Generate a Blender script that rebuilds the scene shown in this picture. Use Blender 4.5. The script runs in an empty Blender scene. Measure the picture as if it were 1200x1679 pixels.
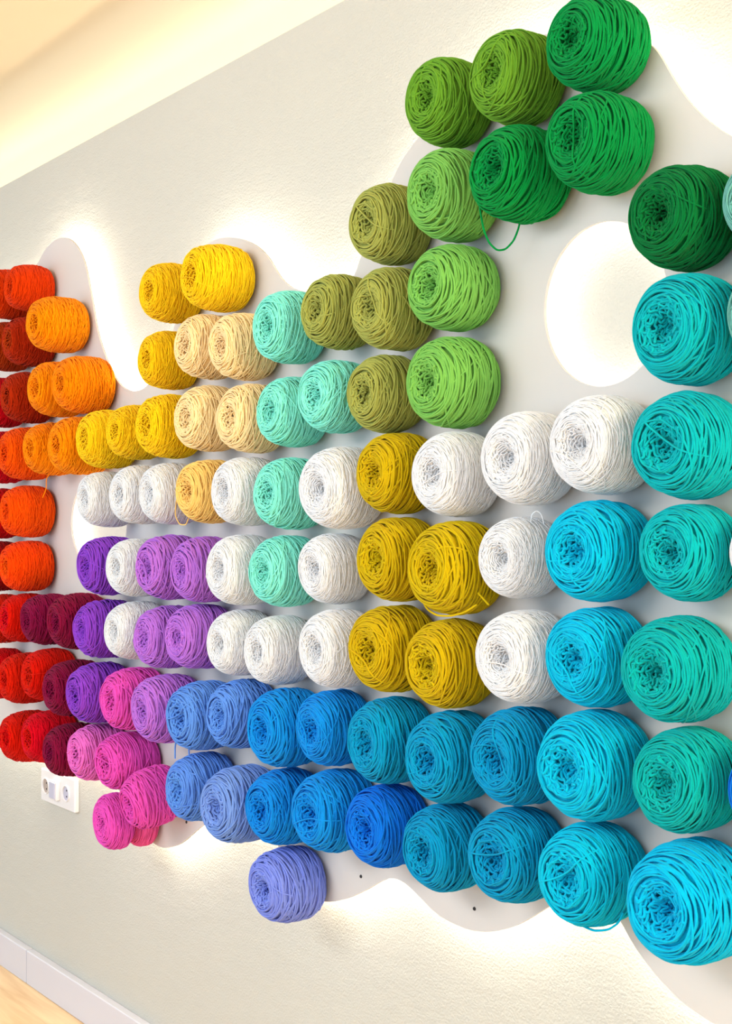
import bpy, math, random
import numpy as np
from mathutils import Vector, Matrix, Euler
from mathutils.geometry import tessellate_polygon
PI = math.pi
sc = bpy.context.scene
COL = sc.collection

# ------------------------------------------------------------------ camera
cam_d = bpy.data.cameras.new('camera'); cam = bpy.data.objects.new('camera', cam_d); COL.objects.link(cam)
THETA = math.atan(1625.0/2200.0)                 # angle between the view and the receding wall
cam.location = (0, -1.486, 1.273)
cam.rotation_euler = (PI/2, 0, PI/2-THETA)
cam_d.sensor_fit = 'VERTICAL'; cam_d.sensor_height = 36.0
cam_d.lens = 36.0*2200.0/1679.0
cam_d.shift_y = 26.5/1679.0
cam_d.clip_start = 0.02
sc.camera = cam

# ------------------------------------------------------------------ world, lights, exposure
wd = bpy.data.worlds.new('room_daylight'); sc.world = wd; wd.use_nodes = True
bg = wd.node_tree.nodes['Background']; bg.inputs[0].default_value = (0.67, 0.86, 1.03, 1); bg.inputs[1].default_value = 1.75
sc.view_settings.view_transform = 'Standard'; sc.view_settings.look = 'None'
sc.view_settings.exposure = 0.15; sc.view_settings.gamma = 1.0; sc.view_settings.use_curve_mapping = False
sc.cycles.use_denoising = True
sc.cycles.max_bounces = 10; sc.cycles.diffuse_bounces = 6; sc.cycles.sample_clamp_indirect = 8
def area(name, loc, target, sx, sy, power, colr):
    l = bpy.data.lights.new(name, 'AREA'); l.shape = 'RECTANGLE'; l.size = sx; l.size_y = sy; l.energy = power; l.color = colr
    o = bpy.data.objects.new(name, l); COL.objects.link(o); o.location = loc
    l.spread = math.radians(150); o.rotation_euler = (Vector(target)-Vector(loc)).to_track_quat('-Z', 'Y').to_euler(); return o
area('room_fill_light', (-2.0, -3.0, 2.4), (-1.8, 0, 0.9), 2.6, 0.9, 44, (0.90, 0.96, 1.0))  # unseen lamp, added as soft fill on the wall and ball fronts
area('warm_side_light', (2.3, -0.62, 1.95), (-0.5, -0.1, 1.6), 0.7, 0.9, 75, (1.0, 0.84, 0.52))  # unseen warm lamp, added to brighten the right sides of the balls

# ------------------------------------------------------------------ helpers
def srgb(r, g, b):
    f = lambda v: (v/255/12.92) if v/255 <= 0.04045 else ((v/255+0.055)/1.055)**2.4
    return (f(r), f(g), f(b), 1)
def tag(o, label=None, cat=None, group=None, kind=None):
    if label: o['label'] = label
    if cat: o['category'] = cat
    if group: o['group'] = group
    if kind: o['kind'] = kind
    return o
def link(name, me, parent=None):
    o = bpy.data.objects.new(name, me); COL.objects.link(o)
    if parent: o.parent = parent
    return o
def mesh(name, v, f, mat=None, smooth=False):
    me = bpy.data.meshes.new(name); me.from_pydata([tuple(p) for p in v], [], f); me.update()
    if mat: me.materials.append(mat)
    if smooth: me.polygons.foreach_set('use_smooth', [True]*len(me.polygons))
    return me
def box(x0, x1, y0, y1, z0, z1):
    v = [(x, y, z) for x in (x0, x1) for y in (y0, y1) for z in (z0, z1)]
    return v, [(0,1,3,2), (4,6,7,5), (0,4,5,1), (2,3,7,6), (0,2,6,4), (1,5,7,3)]
def box_obj(name, dims, mat, parent=None, bevel=0.0):
    o = link(name, mesh(name, *box(*dims), mat), parent)
    if bevel:
        m = o.modifiers.new('bevel', 'BEVEL'); m.width = bevel; m.segments = 3
    return o
def new_mat(name):
    m = bpy.data.materials.new(name); m.use_nodes = True; nt = m.node_tree
    return m, nt, nt.nodes['Principled BSDF'], nt.nodes.new, nt.links.new

def plaster(name, base, bump=0.25, fine=150, blotch=0.05, dist=0.004):
    m, nt, p, N, K = new_mat(name)
    tc = N('ShaderNodeTexCoord')
    n1 = N('ShaderNodeTexNoise'); n1.inputs['Scale'].default_value = 2.2; n1.inputs['Detail'].default_value = 6
    K(tc.outputs['Object'], n1.inputs['Vector'])
    r = N('ShaderNodeMixRGB'); r.blend_type = 'MIX'
    r.inputs[1].default_value = base; r.inputs[2].default_value = tuple(c*(1-blotch*4) for c in base[:3])+(1,)
    K(n1.outputs['Fac'], r.inputs[0]); K(r.outputs[0], p.inputs['Base Color'])
    n2 = N('ShaderNodeTexNoise'); n2.inputs['Scale'].default_value = fine; n2.inputs['Detail'].default_value = 4
    K(tc.outputs['Object'], n2.inputs['Vector'])
    mp = N('ShaderNodeMapping'); mp.inputs['Scale'].default_value = (1, 1, 2.6); mp.inputs['Rotation'].default_value = (0, 0.5, 0)
    K(tc.outputs['Object'], mp.inputs['Vector'])
    n3 = N('ShaderNodeTexNoise'); n3.inputs['Scale'].default_value = 9; n3.inputs['Detail'].default_value = 8; n3.inputs['Roughness'].default_value = 0.6
    K(mp.outputs[0], n3.inputs['Vector'])
    a = N('ShaderNodeMath'); a.operation = 'MULTIPLY_ADD'; a.inputs[1].default_value = 0.30
    h3 = N('ShaderNodeMath'); h3.operation = 'MULTIPLY'; h3.inputs[1].default_value = 0.5; K(n3.outputs['Fac'], h3.inputs[0])
    K(n2.outputs['Fac'], a.inputs[0]); K(h3.outputs[0], a.inputs[2])
    b = N('ShaderNodeBump'); b.inputs['Strength'].default_value = bump; b.inputs['Distance'].default_value = dist
    K(a.outputs[0], b.inputs['Height']); K(b.outputs[0], p.inputs['Normal'])
    p.inputs['Roughness'].default_value = 0.85
    return m
def plain(name, base, rough=0.5, spec=0.5):
    m, nt, p, N, K = new_mat(name); p.inputs['Base Color'].default_value = base; p.inputs['Roughness'].default_value = rough
    n = N('ShaderNodeTexNoise'); n.inputs['Scale'].default_value = 40
    tc = N('ShaderNodeTexCoord'); K(tc.outputs['Object'], n.inputs['Vector'])
    b = N('ShaderNodeBump'); b.inputs['Strength'].default_value = 0.03; b.inputs['Distance'].default_value = 0.002
    K(n.outputs['Fac'], b.inputs['Height']); K(b.outputs[0], p.inputs['Normal'])
    return m
def emit(name, colr, s):
    m, nt, p, N, K = new_mat(name); p.inputs['Base Color'].default_value = (0.9, 0.9, 0.9, 1)
    p.inputs['Emission Color'].default_value = colr; p.inputs['Emission Strength'].default_value = s
    return m
LED_COL = (1.0, 0.90, 0.70, 1)
m_wall = plaster('wall_plaster', srgb(193, 191, 183), 0.9, 230, 0.02, 0.007)
m_ceil = plaster('ceiling_paint', srgb(236, 216, 182), 0.06, 60, 0.005)
m_panel = plaster('panel_paint', srgb(206, 200, 196), 0.03, 60, 0.01)
m_base = plain('baseboard_paint', srgb(200, 200, 211), 0.35)
m_led = emit('led_strip_light', LED_COL, 13)
m_cove = emit('cove_strip_light', (1.0, 0.94, 0.84, 1), 19)
m_ring = emit('ring_strip_light', (1.0, 0.88, 0.74, 1), 4)
m_plastic = plain('white_plastic', srgb(220, 218, 220), 0.3)
m_greyp = plain('grey_plastic', srgb(184, 184, 204), 0.35)
m_dark = plain('dark_hole', srgb(40, 38, 40), 0.8)
m_brown = plain('socket_recess', srgb(170, 155, 145), 0.6)

def wood_mat():
    m, nt, p, N, K = new_mat('light_wood_floor')
    tc = N('ShaderNodeTexCoord'); mp = N('ShaderNodeMapping'); mp.inputs['Scale'].default_value = (1.2, 14, 1)
    K(tc.outputs['Object'], mp.inputs['Vector'])
    n = N('ShaderNodeTexNoise'); n.inputs['Scale'].default_value = 2.5; n.inputs['Detail'].default_value = 6; n.inputs['Distortion'].default_value = 0.6
    K(mp.outputs[0], n.inputs['Vector'])
    r = N('ShaderNodeValToRGB'); r.color_ramp.elements[0].position = 0.3; r.color_ramp.elements[0].color = srgb(214, 176, 128)
    r.color_ramp.elements[1].position = 0.75; r.color_ramp.elements[1].color = srgb(240, 212, 168)
    K(n.outputs['Fac'], r.inputs[0]); K(r.outputs[0], p.inputs['Base Color']); p.inputs['Roughness'].default_value = 0.4
    return m
m_wood = wood_mat()

# ------------------------------------------------------------------ the setting
WT = 2.279                                       # top of the wall, below the light cove
XL, XR = -9.0, 3.4
o = box_obj('wall_back', (XL, XR, 0.0, 0.10, 0.0, WT), m_wall); tag(o, kind='structure')
o = box_obj('wall_behind_cove', (XL, XR, 0.62, 0.66, 0.0, 2.62), m_wall); tag(o, kind='structure')
o = box_obj('ceiling', (XL, XR, -4.2, 0.66, 2.62, 2.68), m_ceil); tag(o, kind='structure')
o = box_obj('trim_1', (XL, XR, 0.38, 0.62, WT+0.09, WT+0.125), m_wall); tag(o, kind='structure')   # cove shelf
o = box_obj('cove_light_strip', (XL+0.1, XR-0.1, 0.42, 0.44, WT+0.125, WT+0.14), m_cove); tag(o, kind='structure')
o = box_obj('floor', (XL, XR, -4.2, 0.10, -0.05, 0.0), m_wood); tag(o, kind='structure')
JX = -3.581
for nm, a, b_ in (('baseboard_left', XL, JX-0.002), ('baseboard_right', JX+0.002, XR)):
    o = box_obj(nm, (a, b_, -0.022, 0.0, 0.0, 0.094), m_base, bevel=0.003); tag(o, kind='structure')

# name, x, z on the wall (m), diameter (m), yarn colour, label, extras
SKEINS = [
    (-3.5019, 1.9071, 0.1388, 'redorange', 'orange-red yarn ball cut by the left edge, topmost on that edge', {'ls': 1.32}),
    (-3.3609, 1.9044, 0.1282, 'redorange', 'orange-red yarn ball at the top of the far left cluster, under the small lobe', {'ls': 1.32}),
    (-3.5065, 1.7658, 0.1406, 'rust', 'rust yarn ball cut by the left edge, behind the rust one in second row', {'ls': 1.32}),
    (-3.3582, 1.7613, 0.1345, 'rust', 'rust-brown yarn ball directly left of the single highest bright orange ball', {'ls': 1.32}),
    (-3.1572, 1.7827, 0.1465, 'orange', 'bright orange yarn ball standing alone at the right below the orange-red one', {'ls': 1.32}),
    (-3.5454, 1.6167, 0.1435, 'red', 'red yarn ball cut by the left edge, beside the second rust ball', {'ls': 1.32}),
    (-3.3552, 1.616, 0.1391, 'rust', 'rust-brown yarn ball left of the overlapping bright orange pair', {'ls': 1.32}),
    (-3.1605, 1.6205, 0.1451, 'orange', 'left one of the overlapping bright orange yarn pair right of rust ball', {'ls': 1.32}),
    (-3.0111, 1.6198, 0.1443, 'orange', 'right one of the bright orange yarn pair, beside the glowing notch', {'ls': 1.32}),
    (-3.5296, 1.4658, 0.1496, 'red', 'red yarn ball cut by the left edge, beside the darker orange one', {'ls': 1.32}),
    (-3.3489, 1.4693, 0.1468, 'darkorange', 'deep orange yarn ball at left end of the row leading to the yellows', {'ls': 1.32}),
    (-3.1995, 1.4743, 0.1403, 'orange', 'orange yarn ball between the deep orange ball and another orange one', {'ls': 1.32}),
    (-3.0265, 1.4729, 0.1459, 'orange', 'orange yarn ball touching the leftmost yellow ball', {'ls': 1.32, 'st': [[[-0.1523, -0.0639, 0.0802], [-0.1712, -0.0755, 0.0802], [-0.1678, -0.1002, 0.0817], [-0.1838, -0.1229, 0.0846]]]}),
    (-3.5624, 1.3132, 0.1423, 'red', 'red yarn ball cut by the left edge, beside upper of two stacked orange-reds', {'ls': 1.32}),
    (-3.3635, 1.3165, 0.141, 'redorange2', 'upper of two stacked orange-red yarn balls left of the small round opening', {'ls': 1.32}),
    (-3.5624, 1.1692, 0.1423, 'darkred', 'dark red yarn ball cut by the left edge, beside lower stacked orange-red', {'ls': 1.32}),
    (-3.3671, 1.1746, 0.1395, 'redorange2', 'lower of two stacked orange-red yarn balls left of the small round opening', {'ls': 1.32}),
    (-3.5447, 1.0261, 0.1401, 'red', 'red yarn ball cut by the left edge, behind the red one by the magentas', {'ls': 1.32}),
    (-3.3784, 1.0361, 0.1351, 'red', 'red yarn ball left of the two dark magenta balls, below the stacked orange-reds', {'ls': 1.32}),
    (-3.2352, 1.0412, 0.1338, 'magenta', 'left one of two dark magenta yarn balls in the upper magenta row', {'ls': 1.32}),
    (-3.0411, 1.0474, 0.1425, 'magenta', 'right one of two dark magenta yarn balls, touching the lower violet one', {'ls': 1.32}),
    (-3.5454, 0.8776, 0.1435, 'red', 'red yarn ball cut by the left edge, behind the lower red pair', {'ls': 1.32}),
    (-3.3709, 0.8782, 0.138, 'red', 'left one of the red pair in the second row from the bottom', {'ls': 1.32}),
    (-3.2246, 0.9006, 0.1366, 'red', 'right one of the red pair in second-lowest row, beside the dark magenta', {'ls': 1.32}),
    (-3.0659, 0.8819, 0.1433, 'magenta', 'dark magenta yarn ball left of the deep violet one above the pinks', {'ls': 1.32}),
    (-3.3586, 0.7282, 0.1422, 'red', 'left one of the lowest red yarn pair, above grey wall', {'ls': 1.32}),
    (-3.2171, 0.7454, 0.1395, 'red', 'right one of the lowest red yarn pair, touching dark magenta', {'ls': 1.32}),
    (-3.0785, 0.7295, 0.1363, 'magenta', 'lowest dark magenta yarn ball, just above the wall socket', {'ls': 1.32}),
    (-2.5812, 1.7815, 0.1344, 'yellow', 'yellow yarn ball left of and lower than the topmost yellow one', {'ls': 1.268}),
    (-2.3699, 1.7814, 0.1399, 'yellow', 'topmost yellow yarn ball on the rounded lobe', {'ls': 1.36}),
    (-2.5908, 1.637, 0.1308, 'yellow', 'yellow yarn ball left of the upper pale apricot pair', {'ls': 1.269}),
    (-2.8807, 1.4804, 0.1425, 'yellow', 'leftmost of three yellow yarn balls in a row, touching orange', {'ls': 1.31}),
    (-2.7432, 1.4894, 0.1299, 'yellow', 'middle of three yellow yarn balls in a row above the whites', {'ls': 1.291}),
    (-2.5778, 1.492, 0.1433, 'yellow', 'rightmost of three yellow yarn balls in a row, touching pale apricot', {'ls': 1.27}),
    (-2.4197, 1.6461, 0.1372, 'cream', 'left one of the upper pale apricot yarn pair below the topmost yellow', {'ls': 1.245}),
    (-2.2803, 1.6323, 0.1365, 'cream', 'right one of the upper pale apricot pair, touching the top mint ball', {'ls': 1.222}),
    (-2.4157, 1.4992, 0.1407, 'cream', 'left one of the lower pale apricot yarn pair', {'ls': 1.246}),
    (-2.2473, 1.4869, 0.1397, 'cream', 'right one of the lower pale apricot pair, touching the second mint ball', {'ls': 1.217}),
    (-2.4124, 1.349, 0.1369, 'cream2', 'single apricot yarn ball between whites with a loose loop at its left', {'ls': 1.244, 'st': [[[-0.084, 0.0085, 0.0794], [-0.1003, -0.0169, 0.0821], [-0.1056, -0.049, 0.0821], [-0.0869, -0.0683, 0.0821], [-0.058, -0.0696, 0.0821], [-0.0525, -0.0557, 0.0794]]]}),
    (-2.888, 1.3398, 0.1357, 'white', 'leftmost white yarn ball, above the small round opening', {'ls': 1.309}),
    (-2.7167, 1.3474, 0.1405, 'white', 'second white yarn ball from the left in the upper white row', {'ls': 1.288}),
    (-2.5751, 1.348, 0.1395, 'white', 'white yarn ball touching the single apricot one from the left', {'ls': 1.27}),
    (-2.2626, 1.3453, 0.1417, 'white', 'white yarn ball between the single apricot ball and the mint one', {'ls': 1.221}),
    (-1.9386, 1.3448, 0.1555, 'white', 'white yarn ball between the third-row mint ball and uppermost mustard ball', {'ls': 1.163}),
    (-2.7341, 1.1844, 0.1391, 'white', 'white yarn ball between the upper violet ball and lilac, below the upper white row', {'ls': 1.292}),
    (-2.7374, 1.0439, 0.1387, 'white', 'white yarn ball between the lower violet ball and lilac', {'ls': 1.291}),
    (-2.2782, 1.1895, 0.1459, 'white', 'white yarn ball between lilac and the lowest mint ball', {'ls': 1.225}),
    (-2.2906, 1.0464, 0.138, 'white', 'white yarn ball touching lilac, directly above the light blue pair', {'ls': 1.224}),
    (-2.1505, 1.0414, 0.1392, 'white', 'white yarn ball directly below the lowest mint ball', {'ls': 1.2}),
    (-1.9748, 1.2002, 0.1349, 'white', 'white yarn ball between the lowest mint ball and the middle mustard ball', {'ls': 1.165}),
    (-1.9527, 1.0588, 0.1479, 'white', 'white yarn ball left of the bottom left mustard ball, above bright blue', {'ls': 1.164}),
    (-2.8763, 1.1866, 0.142, 'violet', 'upper violet yarn ball beside the small round opening', {'ls': 1.308}),
    (-2.8919, 1.0371, 0.1401, 'violet', 'lower violet yarn ball between dark magenta and white', {'ls': 1.31}),
    (-2.9199, 0.8865, 0.1454, 'violet', 'deep violet yarn ball left of the highest pink one', {'ls': 1.315}),
    (-2.5744, 1.1889, 0.1418, 'lilac', 'left one of the upper lilac yarn pair', {'ls': 1.269}),
    (-2.4323, 1.1871, 0.139, 'lilac', 'right one of the upper lilac yarn pair, touching white', {'ls': 1.248}),
    (-2.5908, 1.0374, 0.1411, 'lilac', 'left one of the lower lilac yarn pair', {'ls': 1.271}),
    (-2.4504, 1.047, 0.1372, 'lilac', 'right one of the lower lilac yarn pair, touching white', {'ls': 1.25}),
    (-2.5794, 0.8856, 0.1497, 'lilac', 'single lilac yarn ball between pink and light blue', {'ls': 1.272}),
    (-2.747, 0.8896, 0.1445, 'pink', 'highest pink yarn ball, between deep violet and lilac', {'ls': 1.294}),
    (-2.9411, 0.7414, 0.1362, 'palepink', 'pale orchid pink yarn ball right of the lowest dark magenta', {'ls': 1.316}),
    (-2.783, 0.7436, 0.1363, 'pink', 'pink yarn ball directly below the highest pink one', {'ls': 1.296}),
    (-2.6463, 0.6963, 0.1314, 'pink', 'sagging pink yarn ball drooping towards the lowest pinks, left of light blue', {'tx': -14, 'ls': 1.3}),
    (-2.7872, 0.6089, 0.13, 'pink', 'front one of the two lowest pink yarn balls', {'ls': 0.72, 'base': 0.062}),
    (-2.7845, 0.604, 0.1232, 'pink2', 'rear one of the two lowest pink yarn balls, nearer the panel', {'ls': 0.66}),
    (-2.1168, 1.6513, 0.1389, 'mint', 'topmost mint green yarn ball, at the foot of the yellow lobe', {'ls': 1.194}),
    (-2.1072, 1.4916, 0.1374, 'mint', 'left one of the mint yarn pair in the second mint row', {'ls': 1.192}),
    (-1.9695, 1.5094, 0.1369, 'mint', 'right one of the mint yarn pair, touching olive', {'ls': 1.165}),
    (-2.1118, 1.3372, 0.1421, 'mint', 'mint yarn ball between two whites, above the lowest mint ball', {'ls': 1.194}),
    (-2.1291, 1.1912, 0.1406, 'mint', 'lowest mint yarn ball, between two whites', {'ls': 1.197}),
    (-1.9585, 1.6592, 0.1353, 'olive', 'leftmost olive yarn ball, right of the topmost mint ball', {'ls': 1.162}),
    (-1.7978, 1.6434, 0.1424, 'olive', 'olive yarn ball right of the leftmost olive ball', {'ls': 1.13}),
    (-1.8217, 1.5026, 0.1364, 'olive', 'lowest olive yarn ball, between mint and leaf green', {'ls': 1.132}),
    (-1.81, 1.7897, 0.1399, 'olive', 'highest olive yarn ball, left of a leaf green one on the glowing edge', {'ls': 1.13}),
    (-1.642, 1.657, 0.1423, 'leaf', 'leaf green yarn ball with a stray strand across its face, middle of three', {'ls': 1.13}),
    (-1.6415, 1.5064, 0.149, 'leaf', 'lowest leaf green yarn ball, above the white and mustard balls', {'ls': 1.13}),
    (-1.6414, 1.8044, 0.149, 'leaf', 'leaf green yarn ball right of the highest olive one', {'ls': 1.13}),
    (-1.6544, 1.9563, 0.1401, 'moss', 'left one of the two moss green yarn balls, with a loop on top', {'ls': 1.13, 'st': [[[-0.0167, 0.0605, 0.0701], [-0.0108, 0.0682, 0.0672], [0.0024, 0.0683, 0.063], [0.0156, 0.0606, 0.0588], [0.0183, 0.0498, 0.056]]]}),
    (-1.4932, 1.9505, 0.1418, 'moss', 'right one of the two moss green yarn balls, beside the topmost emerald', {'ls': 1.13}),
    (-1.3252, 1.9536, 0.1356, 'emerald', 'topmost emerald yarn ball, cut by the upper edge of the photo', {'ls': 1.24, 'st': [[[0.0116, 0.055, 0.0407], [0.0173, 0.06, 0.0407], [0.0127, 0.0735, 0.0407]]]}),
    (-1.32, 1.8131, 0.1421, 'emerald', 'emerald yarn ball directly below the topmost one', {'ls': 1.24}),
    (-1.4771, 1.802, 0.1451, 'emerald', 'emerald yarn ball with a long loose strand hanging below it', {'ls': 1.24, 'st': [[[-0.0664, -0.0194, 0.0871], [-0.0602, -0.0461, 0.09], [-0.0552, -0.0772, 0.0871], [-0.059, -0.0941, 0.0726], [-0.0571, -0.1038, 0.058], [-0.0537, -0.1008, 0.0435], [-0.0437, -0.0884, 0.0363], [-0.0388, -0.0728, 0.0319], [-0.0287, -0.0603, 0.0363]]]}),
    (-1.1727, 1.6819, 0.1414, 'emerald2', 'dark emerald yarn ball at the right, above the teal column', {'ls': 1.13}),
    (-1.0382, 1.6785, 0.118, 'paleteal', 'yarn ball cut by the right edge beside the dark emerald one', {'ls': 1.13}),
    (-1.0231, 1.5369, 0.1278, 'paleteal', 'yarn ball cut by the right edge beside the uppermost teal one', {'ls': 1.13}),
    (-1.023, 0.9513, 0.1275, 'royal', 'blue yarn ball barely showing at the right edge, beside lowest teal', {'ls': 1.13}),
    (-1.0424, 1.2434, 0.1063, 'white', 'white yarn ball barely showing at the right edge, beside the third teal one', {'ls': 1.13}),
    (-1.1623, 1.5332, 0.1475, 'teal', 'uppermost teal yarn ball, overlapping the large round opening', {'ls': 1.13}),
    (-1.1619, 1.3805, 0.1446, 'teal', 'second teal yarn ball from the top, right of the highest white one', {'ls': 1.13}),
    (-1.1646, 1.2409, 0.1314, 'teal', 'third teal yarn ball down the right column', {'ls': 1.13}),
    (-1.181, 1.0867, 0.1451, 'teal2', 'fourth teal yarn ball down the right column, slightly protruding left', {'ls': 1.13}),
    (-1.1666, 0.9426, 0.141, 'teal2', 'lowest teal yarn ball, between two bright cyan ones', {'ls': 1.13}),
    (-1.3221, 1.2398, 0.1475, 'cyan', 'uppermost cyan yarn ball, below the highest white one', {'ls': 1.13}),
    (-1.3275, 1.0922, 0.1444, 'cyan', 'second cyan yarn ball from the top', {'ls': 1.13}),
    (-1.3286, 0.9391, 0.1582, 'cyan', 'third cyan yarn ball from the top, large with a small dark centre', {'ls': 1.13}),
    (-1.338, 0.7838, 0.1493, 'cyan', 'cyan yarn ball with a loose strand sagging beneath, at panel edge', {'ls': 1.13, 'st': [[[-0.0054, -0.0604, 0.0821], [0.0088, -0.0674, 0.0821], [0.0266, -0.0708, 0.0776], [0.0473, -0.0652, 0.0717], [0.0599, -0.0541, 0.0657], [0.0633, -0.04, 0.0597]]]}),
    (-1.1524, 0.7888, 0.1643, 'cyan2', 'largest cyan yarn ball, in the lower right corner of the display', {'ls': 1.13}),
    (-1.6355, 1.3583, 0.1439, 'white', 'white yarn ball right of the uppermost mustard ball', {'ls': 1.13}),
    (-1.4643, 1.3771, 0.1464, 'white', 'white yarn ball left of the highest white one, below the large opening', {'ls': 1.13}),
    (-1.3152, 1.3896, 0.1488, 'white', 'highest white yarn ball, just below the large round opening', {'ls': 1.13}),
    (-1.4882, 1.229, 0.1302, 'white', 'white yarn ball with a loop on top, left of the uppermost cyan one', {'ls': 1.13, 'st': [[[0.0285, 0.0512, 0.0586], [0.0311, 0.0648, 0.0586], [0.0388, 0.0702, 0.056], [0.0452, 0.0647, 0.0521], [0.0477, 0.0493, 0.0495]]]}),
    (-1.4754, 1.0806, 0.1488, 'white', 'lowest white yarn ball, left of the second cyan one', {'ls': 1.13}),
    (-1.791, 1.3659, 0.1392, 'mustard', 'uppermost mustard yarn ball, between two whites', {'ls': 1.13}),
    (-1.7841, 1.2201, 0.1447, 'mustard', 'left one of the middle mustard yarn pair', {'ls': 1.13}),
    (-1.6298, 1.2084, 0.1526, 'mustard', 'right one of the middle mustard pair, with loose strands round its bottom', {'ls': 1.13, 'st': [[[-0.0556, 0.0043, 0.1007], [-0.0655, -0.0037, 0.1053], [-0.0627, -0.0173, 0.1038], [-0.0401, -0.0293, 0.1007], [-0.0355, -0.0484, 0.1007], [-0.0217, -0.0642, 0.1007], [-0.0013, -0.0729, 0.0977], [0.0255, -0.0726, 0.0916], [0.0517, -0.0658, 0.0855], [0.0731, -0.0528, 0.0794]], [[0.069, -0.0354, 0.0732], [0.0802, -0.0434, 0.0732], [0.0941, -0.053, 0.0732]]]}),
    (-1.7941, 1.0707, 0.1502, 'mustard', 'left one of the lowest mustard yarn pair', {'ls': 1.13}),
    (-1.6446, 1.0578, 0.1464, 'mustard', 'right one of the lowest mustard yarn pair', {'ls': 1.13}),
    (-2.4291, 0.8873, 0.1475, 'cornflower', 'left one of the upper cornflower blue pair, with a strand hanging down', {'ls': 1.25, 'st': [[[-0.0399, 0.057, 0.0929], [-0.0528, 0.0243, 0.0974], [-0.0554, -0.0141, 0.0974], [-0.0556, -0.0461, 0.0944], [-0.0717, -0.0702, 0.0914], [-0.0771, -0.0981, 0.0885]], [[-0.046, -0.0634, 0.0737], [-0.0434, -0.0885, 0.0737]]]}),
    (-2.2845, 0.9056, 0.1405, 'cornflower', 'right one of the upper cornflower blue pair, touching bright blue', {'ls': 1.225}),
    (-2.4431, 0.7369, 0.1456, 'cornflower', 'left one of the lower cornflower blue pair, touching pink', {'ls': 1.251}),
    (-2.2776, 0.7298, 0.1541, 'periwinkle', 'right one of the lower cornflower blue pair, touching bright blue', {'ls': 1.227}),
    (-2.117, 0.8984, 0.1509, 'azure', 'left one of the upper bright blue pair below the whites', {'ls': 1.196}),
    (-1.9715, 0.9151, 0.1385, 'azure', 'right one of the upper bright blue pair below the whites', {'ls': 1.168}),
    (-2.1274, 0.749, 0.1451, 'azure', 'left one of the lower bright blue pair, above the lone periwinkle', {'ls': 1.198}),
    (-1.964, 0.7686, 0.1515, 'azure', 'right one of the lower bright blue pair, left of the royal blue ball', {'ls': 1.167}),
    (-1.8158, 0.7667, 0.1414, 'royal', 'royal blue yarn ball above the panel scallop', {'ls': 1.133}),
    (-2.1246, 0.6023, 0.145, 'periwinkle2', 'lone periwinkle yarn ball hanging lowest, beneath the blue rows', {'ls': 1.15}),
    (-1.8016, 0.9147, 0.1487, 'tealblue', 'leftmost of three teal-blue yarn balls below the mustards', {'ls': 1.131}),
    (-1.6418, 0.9083, 0.1491, 'tealblue', 'middle of the upper three teal-blue yarn balls', {'ls': 1.13}),
    (-1.4839, 0.93, 0.1492, 'tealblue', 'rightmost of the upper three teal-blue balls, below the lowest white', {'ls': 1.13}),
    (-1.6579, 0.7614, 0.1431, 'tealblue', 'left one of the lower two teal-blue yarn balls, above the wavy edge', {'ls': 1.13}),
    (-1.4925, 0.7803, 0.1471, 'tealblue', 'right one of the lower two teal-blue balls, beside cyan', {'ls': 1.13}),
]
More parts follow.
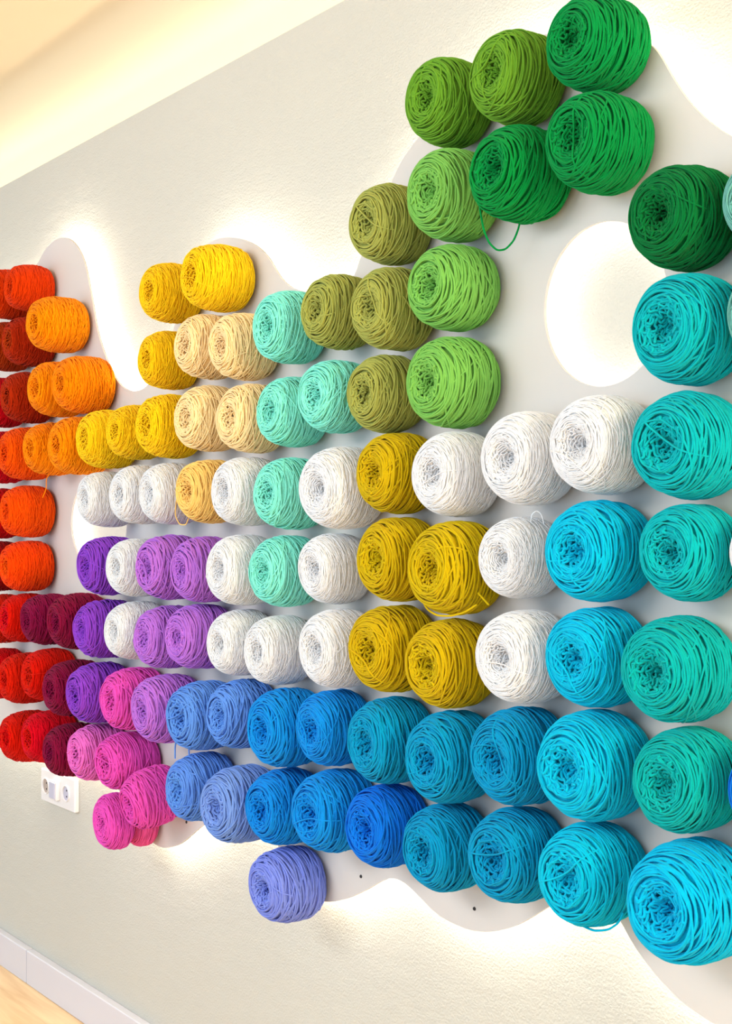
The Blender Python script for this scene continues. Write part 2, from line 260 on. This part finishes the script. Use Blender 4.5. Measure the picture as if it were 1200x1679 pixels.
OUTLINE = [(-3.4433, 1.9883), (-3.4022, 2.0144), (-3.3618, 2.0271), (-3.3222, 2.0332), (-3.2794, 2.0306), (-3.2375, 2.0185), (-3.2, 1.998), (-3.1632, 1.9655), (-3.1379, 1.9275), (-3.1199, 1.8849), (-3.0951, 1.822), (-3.0705, 1.7583), (-3.0325, 1.7014), (-2.9884, 1.6509), (-2.9453, 1.6175), (-2.8999, 1.6006), (-2.8555, 1.5955), (-2.809, 1.6016), (-2.7547, 1.6305), (-2.7047, 1.6809), (-2.6617, 1.7444), (-2.6197, 1.8064), (-2.5786, 1.8537), (-2.5384, 1.8803), (-2.5017, 1.8871), (-2.4683, 1.8878), (-2.4355, 1.8834), (-2.3984, 1.8756), (-2.3573, 1.861), (-2.3195, 1.8434), (-2.2802, 1.8159), (-2.2463, 1.779), (-2.2175, 1.7554), (-2.1827, 1.7384), (-2.1423, 1.7279), (-2.0866, 1.72), (-2.0368, 1.722), (-2.0038, 1.7273), (-1.9847, 1.7379), (-1.9696, 1.7622), (-1.9509, 1.7923), (-1.9288, 1.8267), (-1.8998, 1.8593), (-1.8749, 1.8834), (-1.8435, 1.9173), (-1.8027, 1.9418), (-1.7565, 1.9702), (-1.7039, 1.9997), (-1.6427, 2.0282), (-1.5842, 2.039), (-1.5213, 2.035), (-1.4678, 2.0248), (-1.4165, 2.0132), (-1.3613, 1.9967), (-1.3084, 1.974), (-1.2722, 1.947), (-1.2523, 1.9176), (-1.2328, 1.8861), (-1.2093, 1.8541), (-1.1853, 1.8282), (-1.1608, 1.8067), (-1.1378, 1.7899), (-1.0989, 1.7681), (-1.0522, 1.7512), (-0.9987, 1.7527), (-0.9562, 1.765), (-0.9153, 1.7551), (-0.8916, 1.7064), (-0.8839, 1.5337), (-0.8761, 1.2489), (-0.8761, 0.9651), (-0.8761, 0.7522), (-0.8995, 0.6598), (-0.9562, 0.6126), (-1.0251, 0.5977), (-1.0894, 0.6021), (-1.1378, 0.6079), (-1.1679, 0.6095), (-1.1936, 0.615), (-1.2199, 0.6224), (-1.249, 0.6361), (-1.2744, 0.6513), (-1.297, 0.6686), (-1.3165, 0.6863), (-1.3304, 0.703), (-1.3458, 0.7143), (-1.3649, 0.7214), (-1.3917, 0.7225), (-1.4228, 0.7174), (-1.4548, 0.7075), (-1.477, 0.6978), (-1.501, 0.6821), (-1.5281, 0.6645), (-1.5615, 0.6451), (-1.6058, 0.6267), (-1.6547, 0.6159), (-1.7023, 0.6155), (-1.7484, 0.621), (-1.7893, 0.6376), (-1.8213, 0.6505), (-1.8487, 0.6574), (-1.8767, 0.6558), (-1.9052, 0.6444), (-1.9453, 0.6216), (-1.9923, 0.598), (-2.0348, 0.5807), (-2.0826, 0.5677), (-2.1318, 0.5672), (-2.1698, 0.5824), (-2.2043, 0.6109), (-2.2463, 0.6448), (-2.3032, 0.6709), (-2.3741, 0.6771), (-2.448, 0.6669), (-2.5121, 0.6466), (-2.5571, 0.6229), (-2.5977, 0.5982), (-2.642, 0.5724), (-2.696, 0.5526), (-2.7428, 0.545), (-2.7907, 0.5513), (-2.8336, 0.5718), (-2.8871, 0.6099), (-2.9519, 0.643), (-3.0531, 0.6723), (-3.1779, 0.6851), (-3.3301, 0.6849), (-3.4936, 0.6864), (-3.6697, 0.6949), (-3.9101, 0.7201), (-4.0933, 0.8317), (-4.1482, 1.0176), (-4.1482, 1.3035), (-4.1482, 1.5894), (-4.0933, 1.7746), (-3.9611, 1.872), (-3.7869, 1.9133), (-3.6244, 1.9262), (-3.5149, 1.9494)]
HOLES = [[(-1.2479, 1.5841), (-1.2514, 1.5646), (-1.2582, 1.546), (-1.2681, 1.5288), (-1.2809, 1.5136), (-1.2963, 1.5007), (-1.3139, 1.4906), (-1.3333, 1.4836), (-1.3539, 1.48), (-1.3752, 1.4799), (-1.3965, 1.4836), (-1.4172, 1.4909), (-1.4365, 1.5018), (-1.4538, 1.5159), (-1.4685, 1.5328), (-1.48, 1.5521), (-1.4878, 1.573), (-1.4918, 1.5949), (-1.4916, 1.6169), (-1.4874, 1.6384), (-1.4792, 1.6585), (-1.4674, 1.6766), (-1.4525, 1.6921), (-1.4351, 1.7045), (-1.4156, 1.7135), (-1.3949, 1.7188), (-1.3735, 1.7204), (-1.3523, 1.7183), (-1.3317, 1.7127), (-1.3125, 1.7039), (-1.295, 1.6921), (-1.2798, 1.6777), (-1.2672, 1.6612), (-1.2576, 1.6431), (-1.251, 1.6239), (-1.2478, 1.6041)], [(-2.9095, 1.2861), (-2.9146, 1.256), (-2.9295, 1.2277), (-2.9534, 1.2031), (-2.9851, 1.1837), (-3.0225, 1.171), (-3.0635, 1.1658), (-3.1053, 1.1689), (-3.1451, 1.1802), (-3.1798, 1.1992), (-3.2069, 1.2246), (-3.224, 1.2546), (-3.2299, 1.2871), (-3.224, 1.3196), (-3.2069, 1.3495), (-3.1798, 1.3747), (-3.1451, 1.3935), (-3.1053, 1.4045), (-3.0635, 1.4073), (-3.0225, 1.4019), (-2.9851, 1.3889), (-2.9534, 1.3693), (-2.9295, 1.3446), (-2.9146, 1.3162)]]
SCREWS = [(-1.9658, 0.6404), (-1.6532, 0.653), (-2.6169, 0.6242)]


# ------------------------------------------------------------------ display panel
def smooth_loop(pts, k=4):
    out = []; n = len(pts)
    for i in range(n):
        p0, p1, p2, p3 = [Vector(pts[(i+j) % n]) for j in (-1, 0, 1, 2)]
        for t in range(k):
            t /= k
            out.append(0.5*((2*p1)+(p2-p0)*t+(2*p0-5*p1+4*p2-p3)*t*t+(3*p1-p0-3*p2+p3)*t**3))
    # light relaxation so hand-read points do not wiggle
    for _ in range(3):
        out = [out[i]*0.5+(out[i-1]+out[(i+1) % len(out)])*0.25 for i in range(len(out))]
    return out
def inset(loop, d):
    n = len(loop); res = []
    area2 = sum(loop[i].x*loop[(i+1) % n].y-loop[(i+1) % n].x*loop[i].y for i in range(n))
    sg = 1 if area2 > 0 else -1
    for i in range(n):
        t = (loop[(i+2) % n]-loop[i-2]); t.normalize()
        res.append(loop[i]+Vector((-t.y, t.x))*d*sg)
    return res
outer = smooth_loop(OUTLINE); holes = [smooth_loop(h) for h in HOLES]
panel = bpy.data.objects.new('display_panel', None); COL.objects.link(panel); panel.location = (-1.2, -0.0, 1.2)
tag(panel, 'pale wavy-edged backlit wall panel with two round openings carrying the yarn', 'panel')
def rel(p, y): return (p.x+1.2, y, p.y-1.2)
loops = [outer]+holes
tris = tessellate_polygon([[Vector((p.x, p.y, 0)) for p in l] for l in loops])
flat = [p for l in loops for p in l]; n = len(flat)
YF, YB = -0.045, -0.039
v = [rel(p, YF) for p in flat]+[rel(p, YB) for p in flat]
f = []
for t in tris:
    a, b_, c_ = [flat[i] for i in t]
    ccw = (b_-a).cross(c_-a) > 0     # seen from -y, x right / z up: CCW faces the room
    t = tuple(t) if ccw else tuple(reversed(t))
    f.append(t); f.append(tuple(i+n for i in reversed(t)))
k = 0
for l in loops:
    m_ = len(l)
    for i in range(m_):
        a, b_ = k+i, k+(i+1) % m_
        f.append((a, b_, b_+n, a+n))
    k += m_
link('board', mesh('board', v, f, m_panel), panel)
def strip(loop, d, m):
    lp = inset(loop, d); m_ = len(lp)
    v = [rel(p, -0.036) for p in lp]+[rel(p, -0.001) for p in lp]
    lp2 = inset(loop, d+(0.004 if d > 0 else -0.004))
    v += [rel(p, -0.036) for p in lp2]+[rel(p, -0.001) for p in lp2]
    f = []
    for i in range(m_):
        j = (i+1) % m_
        f += [(i, j, j+m_, i+m_), (i+2*m_, i+3*m_, j+3*m_, j+2*m_), (i, i+2*m_, j+2*m_, j), (i+m_, j+m_, j+3*m_, i+3*m_)]
    o = link('light_strip', mesh('light_strip', v, f, m), panel); return o
tag(strip(outer, 0.014, m_led), 'glowing warm white strip behind the wavy rim')
for h in holes: tag(strip(h, -0.012, m_ring), 'glowing warm white strip around a round opening')
for sx, sz in SCREWS:
    vv = []; 
    for q, (rr, yy) in enumerate(((0.0028, -0.0466), (0.0034, -0.0445))):
        vv += [(sx+1.2+rr*math.cos(a*PI/5), yy, sz-1.2+rr*math.sin(a*PI/5)) for a in range(10)]
    link('screw', mesh('screw', vv, [tuple(range(10))]+[(i, (i+1) % 10, (i+1) % 10+10, i+10) for i in range(10)], m_dark), panel)

# ------------------------------------------------------------------ yarn windings
PR = [(.02,0),(.25,0),(.36,.005),(.44,.035),(.482,.10),(.498,.19),(.50,.28),(.492,.38),(.462,.48),(.41,.56),(.335,.612),(.255,.628),(.18,.605),(.11,.55),(.05,.46),(.01,.38)]
def resample(P, n=200):
    P = np.array(P, float); 
    # Catmull-Rom densify
    pts = []
    for i in range(len(P)-1):
        p0 = P[max(i-1, 0)]; p1 = P[i]; p2 = P[i+1]; p3 = P[min(i+2, len(P)-1)]
        for t in np.linspace(0, 1, 12, endpoint=False):
            pts.append(0.5*((2*p1)+(p2-p0)*t+(2*p0-5*p1+4*p2-p3)*t*t+(3*p1-p0-3*p2+p3)*t**3))
    pts.append(P[-1]); pts = np.array(pts)[::-1]     # from the front centre to the back centre
    d = np.r_[0, np.cumsum(np.linalg.norm(np.diff(pts, axis=0), axis=1))]
    s = np.linspace(0, d[-1], n)
    return s, np.c_[np.interp(s, d, pts[:, 0]), np.interp(s, d, pts[:, 1])], d[-1]
S_, P_, LEN = resample(PR)
T_ = np.gradient(P_, axis=0); T_ /= np.linalg.norm(T_, axis=1)[:, None]
NR, NE = T_[:, 1]*-1, T_[:, 0]*1                    # outward normal of the profile (front->back order)
if NR[100] < 0: NR, NE = -NR, -NE
def surf(s, phi, lift, lump):
    s = np.clip(s, 0, LEN)
    r = np.interp(s, S_, P_[:, 0])+lift*np.interp(s, S_, NR); e = np.interp(s, S_, P_[:, 1])+lift*np.interp(s, S_, NE)
    a1, p1, a2, p2, a3, p3 = lump
    r = r*(1+a1*np.cos(2*phi+p1)+a2*np.cos(3*phi+p2)); e = e*(1+a3*np.cos(phi+p3)*(r/.5))
    return np.stack([r*np.cos(phi), r*np.sin(phi), e], -1)
def tube(path, rad, sides, closed):
    """path (n,3) -> vertices, quad indices"""
    n = len(path)
    if closed: t = np.roll(path, -1, 0)-np.roll(path, 1, 0)
    else: t = np.gradient(path, axis=0)
    t /= np.linalg.norm(t, axis=1)[:, None]+1e-9
    up = path/(np.linalg.norm(path, axis=1)[:, None]+1e-9)+np.array([0, 0, 0.3])
    a = np.cross(t, up); a /= np.linalg.norm(a, axis=1)[:, None]+1e-9
    b = np.cross(t, a)
    ang = np.arange(sides)/sides*2*PI
    rad = np.broadcast_to(rad, (n,))
    V = path[:, None, :]+rad[:, None, None]*(a[:, None, :]*np.cos(ang)[None, :, None]+b[:, None, :]*np.sin(ang)[None, :, None])
    i = np.arange(n if closed else n-1)[:, None]; j = np.arange(sides)[None, :]
    i2 = (i+1) % n; j2 = (j+1) % sides
    Q = np.stack([i*sides+j, i*sides+j2, i2*sides+j2, i2*sides+j], -1).reshape(-1, 4)
    return V.reshape(-1, 3), Q
def np_mesh(name, parts):
    vs, qs, k = [], [], 0
    for v, q in parts: vs.append(v); qs.append(q+k); k += len(v)
    v = np.concatenate(vs).astype(np.float32); q = np.concatenate(qs).astype(np.int32)
    me = bpy.data.meshes.new(name)
    me.vertices.add(len(v)); me.vertices.foreach_set('co', v.ravel())
    me.loops.add(q.size); me.loops.foreach_set('vertex_index', q.ravel())
    me.polygons.add(len(q)); me.polygons.foreach_set('loop_start', np.arange(0, q.size, 4, dtype=np.int32))
    me.polygons.foreach_set('use_smooth', np.ones(len(q), bool))
    me.update(calc_edges=True); me.validate()
    me.materials.append(None)
    return me
def make_variant(seed, rad, nloops, seg, sides, mess, soft=1.0):
    rg = np.random.default_rng(seed)
    lump = (rg.uniform(.004, .014), rg.uniform(0, 6.3), rg.uniform(.002, .010), rg.uniform(0, 6.3), rg.uniform(.0, .03), rg.uniform(0, 6.3))
    parts = []
    # solid body under the strands
    ph = np.linspace(0, 2*PI, 64, endpoint=False); ss = np.linspace(0.0, LEN, 60)
    G = np.stack([surf(np.full(64, s), ph, -soft*rad*2.4+rad*.4*math.sin(i*2.2)-.03*(soft > .9)*max(0, min(1, (.32-s)/.08)), lump) for i, s in enumerate(ss)])
    i = np.arange(59)[:, None]; j = np.arange(64)[None, :]; j2 = (j+1) % 64
    parts.append((G.reshape(-1, 3), np.stack([i*64+j, i*64+j2, (i+1)*64+j2, (i+1)*64+j], -1).reshape(-1, 4)))
    phi = np.linspace(0, 2*PI, seg, endpoint=False)
    s_edge = 0.30                                       # arc length at which the crumpled centre ends
    s_end = LEN-0.22
    centres = np.linspace(s_edge, s_end, nloops)+rg.normal(0, .012, nloops)
    fam = rg.uniform(0, 2*PI, 3)
    for q, s0 in enumerate(centres):
        side = min(1, max(0, (s0-.34)/.2))
        amp = rg.uniform(.006, .02)+side*abs(rg.normal(0, .05 if q % 3 else .13))
        amp = min(amp, (s0-.19)*.8, (s_end+.12-s0))
        p0 = fam[q % 3]+rg.normal(0, .35)+(PI if rg.random() < .4 else 0)
        s = s0+amp*np.cos(phi-p0)+amp*.25*rg.normal()*np.cos(2*phi+rg.uniform(0, 6))+.004*np.sin(rg.integers(4, 9)*phi+rg.uniform(0, 6))+.013*max(0, 1-(s0-s_edge)/.13)*np.sin(rg.integers(7, 11)*phi+rg.uniform(0, 6))*(.6+.4*np.sin(phi+p0))
        lift = soft*rad*(rg.uniform(-1.2, 1.7)+.35*np.sin(rg.integers(2, 5)*phi+rg.uniform(0, 6)))
        parts.append(tube(surf(s, phi, lift, lump), rad*rg.uniform(.85, 1.12), sides, True))
    # a stray strand lying over the face, hugging the surface
    for q in range(1 if seed % 2 else 0):
        a0 = rg.uniform(0, 2*PI); off = rg.choice([-1, 1])*rg.uniform(.12, .26)
        x = np.linspace(-.45, .45, 50); y = off+.09*np.cos(x*3.2)
        r = np.hypot(x, y); keep = r < .49; x, y, r = x[keep], y[keep], r[keep]
        e = np.interp(r, [.1, .25, .335, .41, .462, .492], [.60, .628, .612, .56, .48, .40])+rad*1.9
        if len(x) > 8:
            parts.append(tube(np.stack([x*np.cos(a0)-y*np.sin(a0), x*np.sin(a0)+y*np.cos(a0), e], -1), rad*.95, sides, False))
    wind = np_mesh('winding', parts)
    # crumpled centre: wavy folded strands inside the crater
    parts = []
    pa, pb = rg.uniform(0, 6.3, 2)
    for q in range(mess):
        rho = .03+.285*(q+.5)/mess
        kf = max(3, int(round(2*PI*rho/.155)))
        n = 40+kf*14; ph = np.linspace(0, 2*PI, n, endpoint=False)
        p1 = pa+q*rg.uniform(.6, 2.4); p2, p3 = rg.uniform(0, 6.3, 2)
        env = .55+.45*np.sin(ph*2+p2)
        fold = np.sin(kf*ph+p1+.9*np.sin(3*ph+p3))
        s = rho*1.15+.036*soft*fold*env+.012*np.sin(2*ph+pb)
        phw = ph+(.030*np.sin(2*kf*ph+2*p1+1.2)/max(rho, .06))*env
        lift = rad*(.7+1.5*soft*np.sin(kf*ph+p1+1.3)*env+soft*rg.uniform(-1.4, .9))
        parts.append(tube(surf(np.maximum(s, .012), phw, lift, lump), rad*rg.uniform(1.1, 1.35)*(1.25 if soft < .9 else 1), sides, True))
    for q in range(7):                                  # folded-over ends, short curls
        a0 = rg.uniform(0, 2*PI); n = 34; t = np.linspace(0, 1, n); w_ = rg.uniform(.5, 1.1)
        sc_ = rg.uniform(.08, .24)
        s = sc_+.030*np.sin(t*PI*rg.uniform(2, 4)+rg.uniform(0, 6)); phw = a0+t*w_*min(2.2, .2/sc_)
        parts.append(tube(surf(s, phw, rad*(.6+2.2*np.sin(t*PI)), lump), rad*1.1, sides, False))
    tang = np_mesh('center_tangle', parts)
    return wind, tang
VAR = {'thick': [make_variant(10+i, .0112, 100, 60, 5, 12) for i in range(7)],
       'medium': [make_variant(30+i, .0092, 112, 52, 5, 13) for i in range(4)],
       'fine': [make_variant(50+i, .0074, 132, 48, 4, 14) for i in range(4)],
       'soft': [make_variant(70+i, .0066, 150, 48, 4, 15, .55) for i in range(4)]}

# ------------------------------------------------------------------ yarn materials
def yarn_mat(name, rgb, sheen=0.25, trans=0.12, bump=0.35):
    m, nt, p, N, K = new_mat(name+'_yarn'); base = srgb(*rgb)
    tc = N('ShaderNodeTexCoord'); oi = N('ShaderNodeObjectInfo')
    n = N('ShaderNodeTexNoise'); n.inputs['Scale'].default_value = 14; n.inputs['Detail'].default_value = 3
    K(tc.outputs['Object'], n.inputs['Vector'])
    hs = N('ShaderNodeHueSaturation'); hs.inputs['Color'].default_value = base
    mr = N('ShaderNodeMapRange'); mr.inputs['To Min'].default_value = 0.88; mr.inputs['To Max'].default_value = 1.12
    K(n.outputs['Fac'], mr.inputs['Value']); K(mr.outputs[0], hs.inputs['Value'])
    mh = N('ShaderNodeMapRange'); mh.inputs['To Min'].default_value = 0.496; mh.inputs['To Max'].default_value = 0.504
    K(oi.outputs['Random'], mh.inputs['Value']); K(mh.outputs[0], hs.inputs['Hue'])
    K(hs.outputs[0], p.inputs['Base Color'])
    p.inputs['Roughness'].default_value = 0.9; p.inputs['Specular IOR Level'].default_value = 0.08
    p.inputs['Sheen Weight'].default_value = sheen; p.inputs['Sheen Roughness'].default_value = 0.5
    fn = N('ShaderNodeTexNoise'); fn.inputs['Scale'].default_value = 110; fn.inputs['Detail'].default_value = 2
    K(tc.outputs['Object'], fn.inputs['Vector'])
    b = N('ShaderNodeBump'); b.inputs['Strength'].default_value = bump; b.inputs['Distance'].default_value = 0.004
    K(fn.outputs['Fac'], b.inputs['Height']); K(b.outputs[0], p.inputs['Normal'])
    tr = N('ShaderNodeBsdfTranslucent'); K(hs.outputs[0], tr.inputs['Color'])
    mx = N('ShaderNodeMixShader'); mx.inputs[0].default_value = trans
    K(p.outputs[0], mx.inputs[1]); K(tr.outputs[0], mx.inputs[2]); K(mx.outputs[0], nt.nodes['Material Output'].inputs['Surface'])
    return m
YARN = {  # colour, strand weight, phrase for the group
 'redorange': ((235, 62, 0), 'fine', 'orange-red yarn balls'), 'redorange2': ((255, 84, 0), 'fine', 'orange-red yarn balls'),
 'rust': ((188, 52, 4), 'fine', 'rust yarn balls'), 'orange': ((255, 148, 0), 'fine', 'orange yarn balls'),
 'darkorange': ((250, 92, 0), 'fine', 'orange yarn balls'), 'red': ((226, 8, 4), 'fine', 'red yarn balls'),
 'darkred': ((170, 6, 10), 'fine', 'red yarn balls'), 'magenta': ((138, 8, 62), 'medium', 'dark magenta yarn balls'),
 'yellow': ((255, 210, 22), 'fine', 'yellow yarn balls'), 'cream': ((255, 226, 170), 'medium', 'apricot yarn balls'),
 'cream2': ((255, 210, 122), 'medium', 'apricot yarn balls'), 'white': ((252, 252, 254), 'soft', 'white yarn balls'),
 'violet': ((146, 68, 208), 'thick', 'violet yarn balls'), 'lilac': ((190, 116, 222), 'thick', 'lilac yarn balls'),
 'pink': ((234, 82, 192), 'thick', 'pink yarn balls'), 'pink2': ((250, 98, 176), 'thick', 'pink yarn balls'),
 'palepink': ((238, 116, 208), 'thick', 'pink yarn balls'), 'mint': ((138, 236, 218), 'medium', 'mint yarn balls'),
 'olive': ((168, 172, 84), 'thick', 'olive yarn balls'), 'leaf': ((126, 190, 88), 'thick', 'leaf green yarn balls'),
 'moss': ((108, 160, 44), 'thick', 'moss green yarn balls'), 'emerald': ((0, 142, 66), 'thick', 'emerald yarn balls'),
 'emerald2': ((0, 112, 52), 'thick', 'emerald yarn balls'), 'teal': ((4, 180, 188), 'thick', 'teal yarn balls'),
 'teal2': ((2, 176, 174), 'thick', 'teal yarn balls'), 'paleteal': ((110, 180, 170), 'thick', 'yarn balls at the right edge'),
 'cyan': ((0, 190, 226), 'thick', 'cyan yarn balls'), 'cyan2': ((0, 188, 230), 'thick', 'cyan yarn balls'),
 'mustard': ((206, 176, 8), 'thick', 'mustard yarn balls'), 'cornflower': ((98, 152, 234), 'thick', 'cornflower blue yarn balls'),
 'periwinkle': ((122, 156, 230), 'thick', 'cornflower blue yarn balls'), 'periwinkle2': ((130, 148, 234), 'thick', 'periwinkle yarn balls'),
 'azure': ((12, 142, 228), 'thick', 'bright blue yarn balls'), 'royal': ((8, 120, 228), 'thick', 'royal blue yarn balls'),
 'tealblue': ((0, 152, 202), 'thick', 'teal-blue yarn balls')}
MATS = {k: yarn_mat(k, v[0], 0.05, 0.35 if k == 'white' else 0.15) for k, v in YARN.items()}

def put(name, me, parent, mat, M):
    o = link(name, me, parent)
    o.material_slots[0].link = 'OBJECT'; o.material_slots[0].material = mat
    o.matrix_local = M
    return o
rnd = random.Random(7)
count = {}
for x, z, D, colr, label, ex in SKEINS:
    ls = ex['ls']*rnd.uniform(.98, 1.02)
    rgb, weight, group = YARN[colr]; mat = MATS[colr]
    k = count[weight] = count.get(weight, -1)+1
    wind, tang = VAR[weight][k % len(VAR[weight])]
    base = ex.get('base', 0.0)
    root = bpy.data.objects.new('yarn_ball', None); COL.objects.link(root)
    root.empty_display_size = 0.03
    base += abs(math.sin(math.radians(ex.get('tx', 1.2))))*D*.42+.028*D*ls
    root.location = (x, -0.045-base-0.001, z)
    tx = ex.get('tx', rnd.uniform(-1.2, 1.0)); tz = rnd.uniform(-1.2, 1.2)
    R = Matrix.Rotation(math.radians(tz), 4, 'Z') @ Matrix.Rotation(math.radians(90+tx*-1), 4, 'X')
    root.rotation_euler = R.to_euler()
    tag(root, label, 'yarn', group)
    M = Matrix.Rotation(rnd.uniform(0, 2*PI), 4, 'Z') @ Matrix.Diagonal((D*.936*rnd.uniform(.99, 1.005), D*.936, D*ls, 1))
    put('winding', wind, root, mat, M); put('center_tangle', tang, root, mat, M)
    Ri = (Matrix.Translation(root.location) @ R).inverted()
    for st in ex.get('st', []):
        P = np.array([tuple(Ri @ Vector((x+a, -0.045-d, z+b_))) for a, b_, d in st])
        t = np.linspace(0, 1, len(P)); tt = np.linspace(0, 1, len(P)*7)
        Q = np.stack([np.interp(tt, t, P[:, i]) for i in range(3)], -1)
        for _ in range(6): Q[1:-1] = Q[1:-1]*.5+(Q[:-2]+Q[2:])*.25
        rr = {'thick': .0112, 'medium': .0092, 'fine': .0074, 'soft': .0066}[weight]*D
        me = np_mesh('loose_strand', [tube(Q, rr, 6, False)])
        put('loose_strand', me, root, mat, Matrix.Identity(4))

# ------------------------------------------------------------------ wall socket
SX, SZ = -3.386, 0.571
sk = bpy.data.objects.new('wall_socket', None); COL.objects.link(sk)
sk.location = (SX, 0, SZ); tag(sk, 'white wide wall socket on the plaster below the lowest dark magenta ball', 'socket')
box_obj('back_plate', (-0.110, 0.110, -0.014, 0.0, -0.044, 0.044), m_plastic, sk, bevel=0.003)
def ring(name, cx, cz, r0, r1, y, d, mat, parent, nseg=28):
    v, f = [], []
    for rr, yy in ((r1, y+.002), (r1-.001, y-d), (r0, y-d), (r0, y+.001)):
        v += [(cx+rr*math.cos(a*2*PI/nseg), yy, cz+rr*math.sin(a*2*PI/nseg)) for a in range(nseg)]
    for k in range(3):
        f += [(k*nseg+i, k*nseg+(i+1) % nseg, (k+1)*nseg+(i+1) % nseg, (k+1)*nseg+i) for i in range(nseg)]
    return link(name, mesh(name, v, f, mat, True), parent)
def disc(name, cx, cz, r, y, mat, parent):
    v = [(cx+r*math.cos(a*PI/12), yy, cz+r*math.sin(a*PI/12)) for yy in (y, y+.003) for a in range(24)]
    f = [tuple(range(24))]+[(i, (i+1) % 24, (i+1) % 24+24, i+24) for i in range(24)]
    return link(name, mesh(name, v, f, mat), parent)
for cx, mt in ((-0.072, m_brown), (0.060, m_greyp)):
    s_ = ring('outlet', cx, 0.0, .0195, .0225, -0.014, .004, m_plastic, sk)
    disc('outlet_recess', cx, 0, .0195, -0.0145, mt, s_)
    for dz in (-.008, .008):
        disc('pin_hole', cx+.002, dz, .0026, -0.0152, m_dark, s_)
box_obj('switch_module', (-0.026, 0.018, -0.026, -0.013, -0.026, 0.026), m_plastic, sk, bevel=0.002)
box_obj('rocker', (-0.022, 0.014, -0.029, -0.025, -0.022, 0.022), m_greyp, sk, bevel=0.0015)
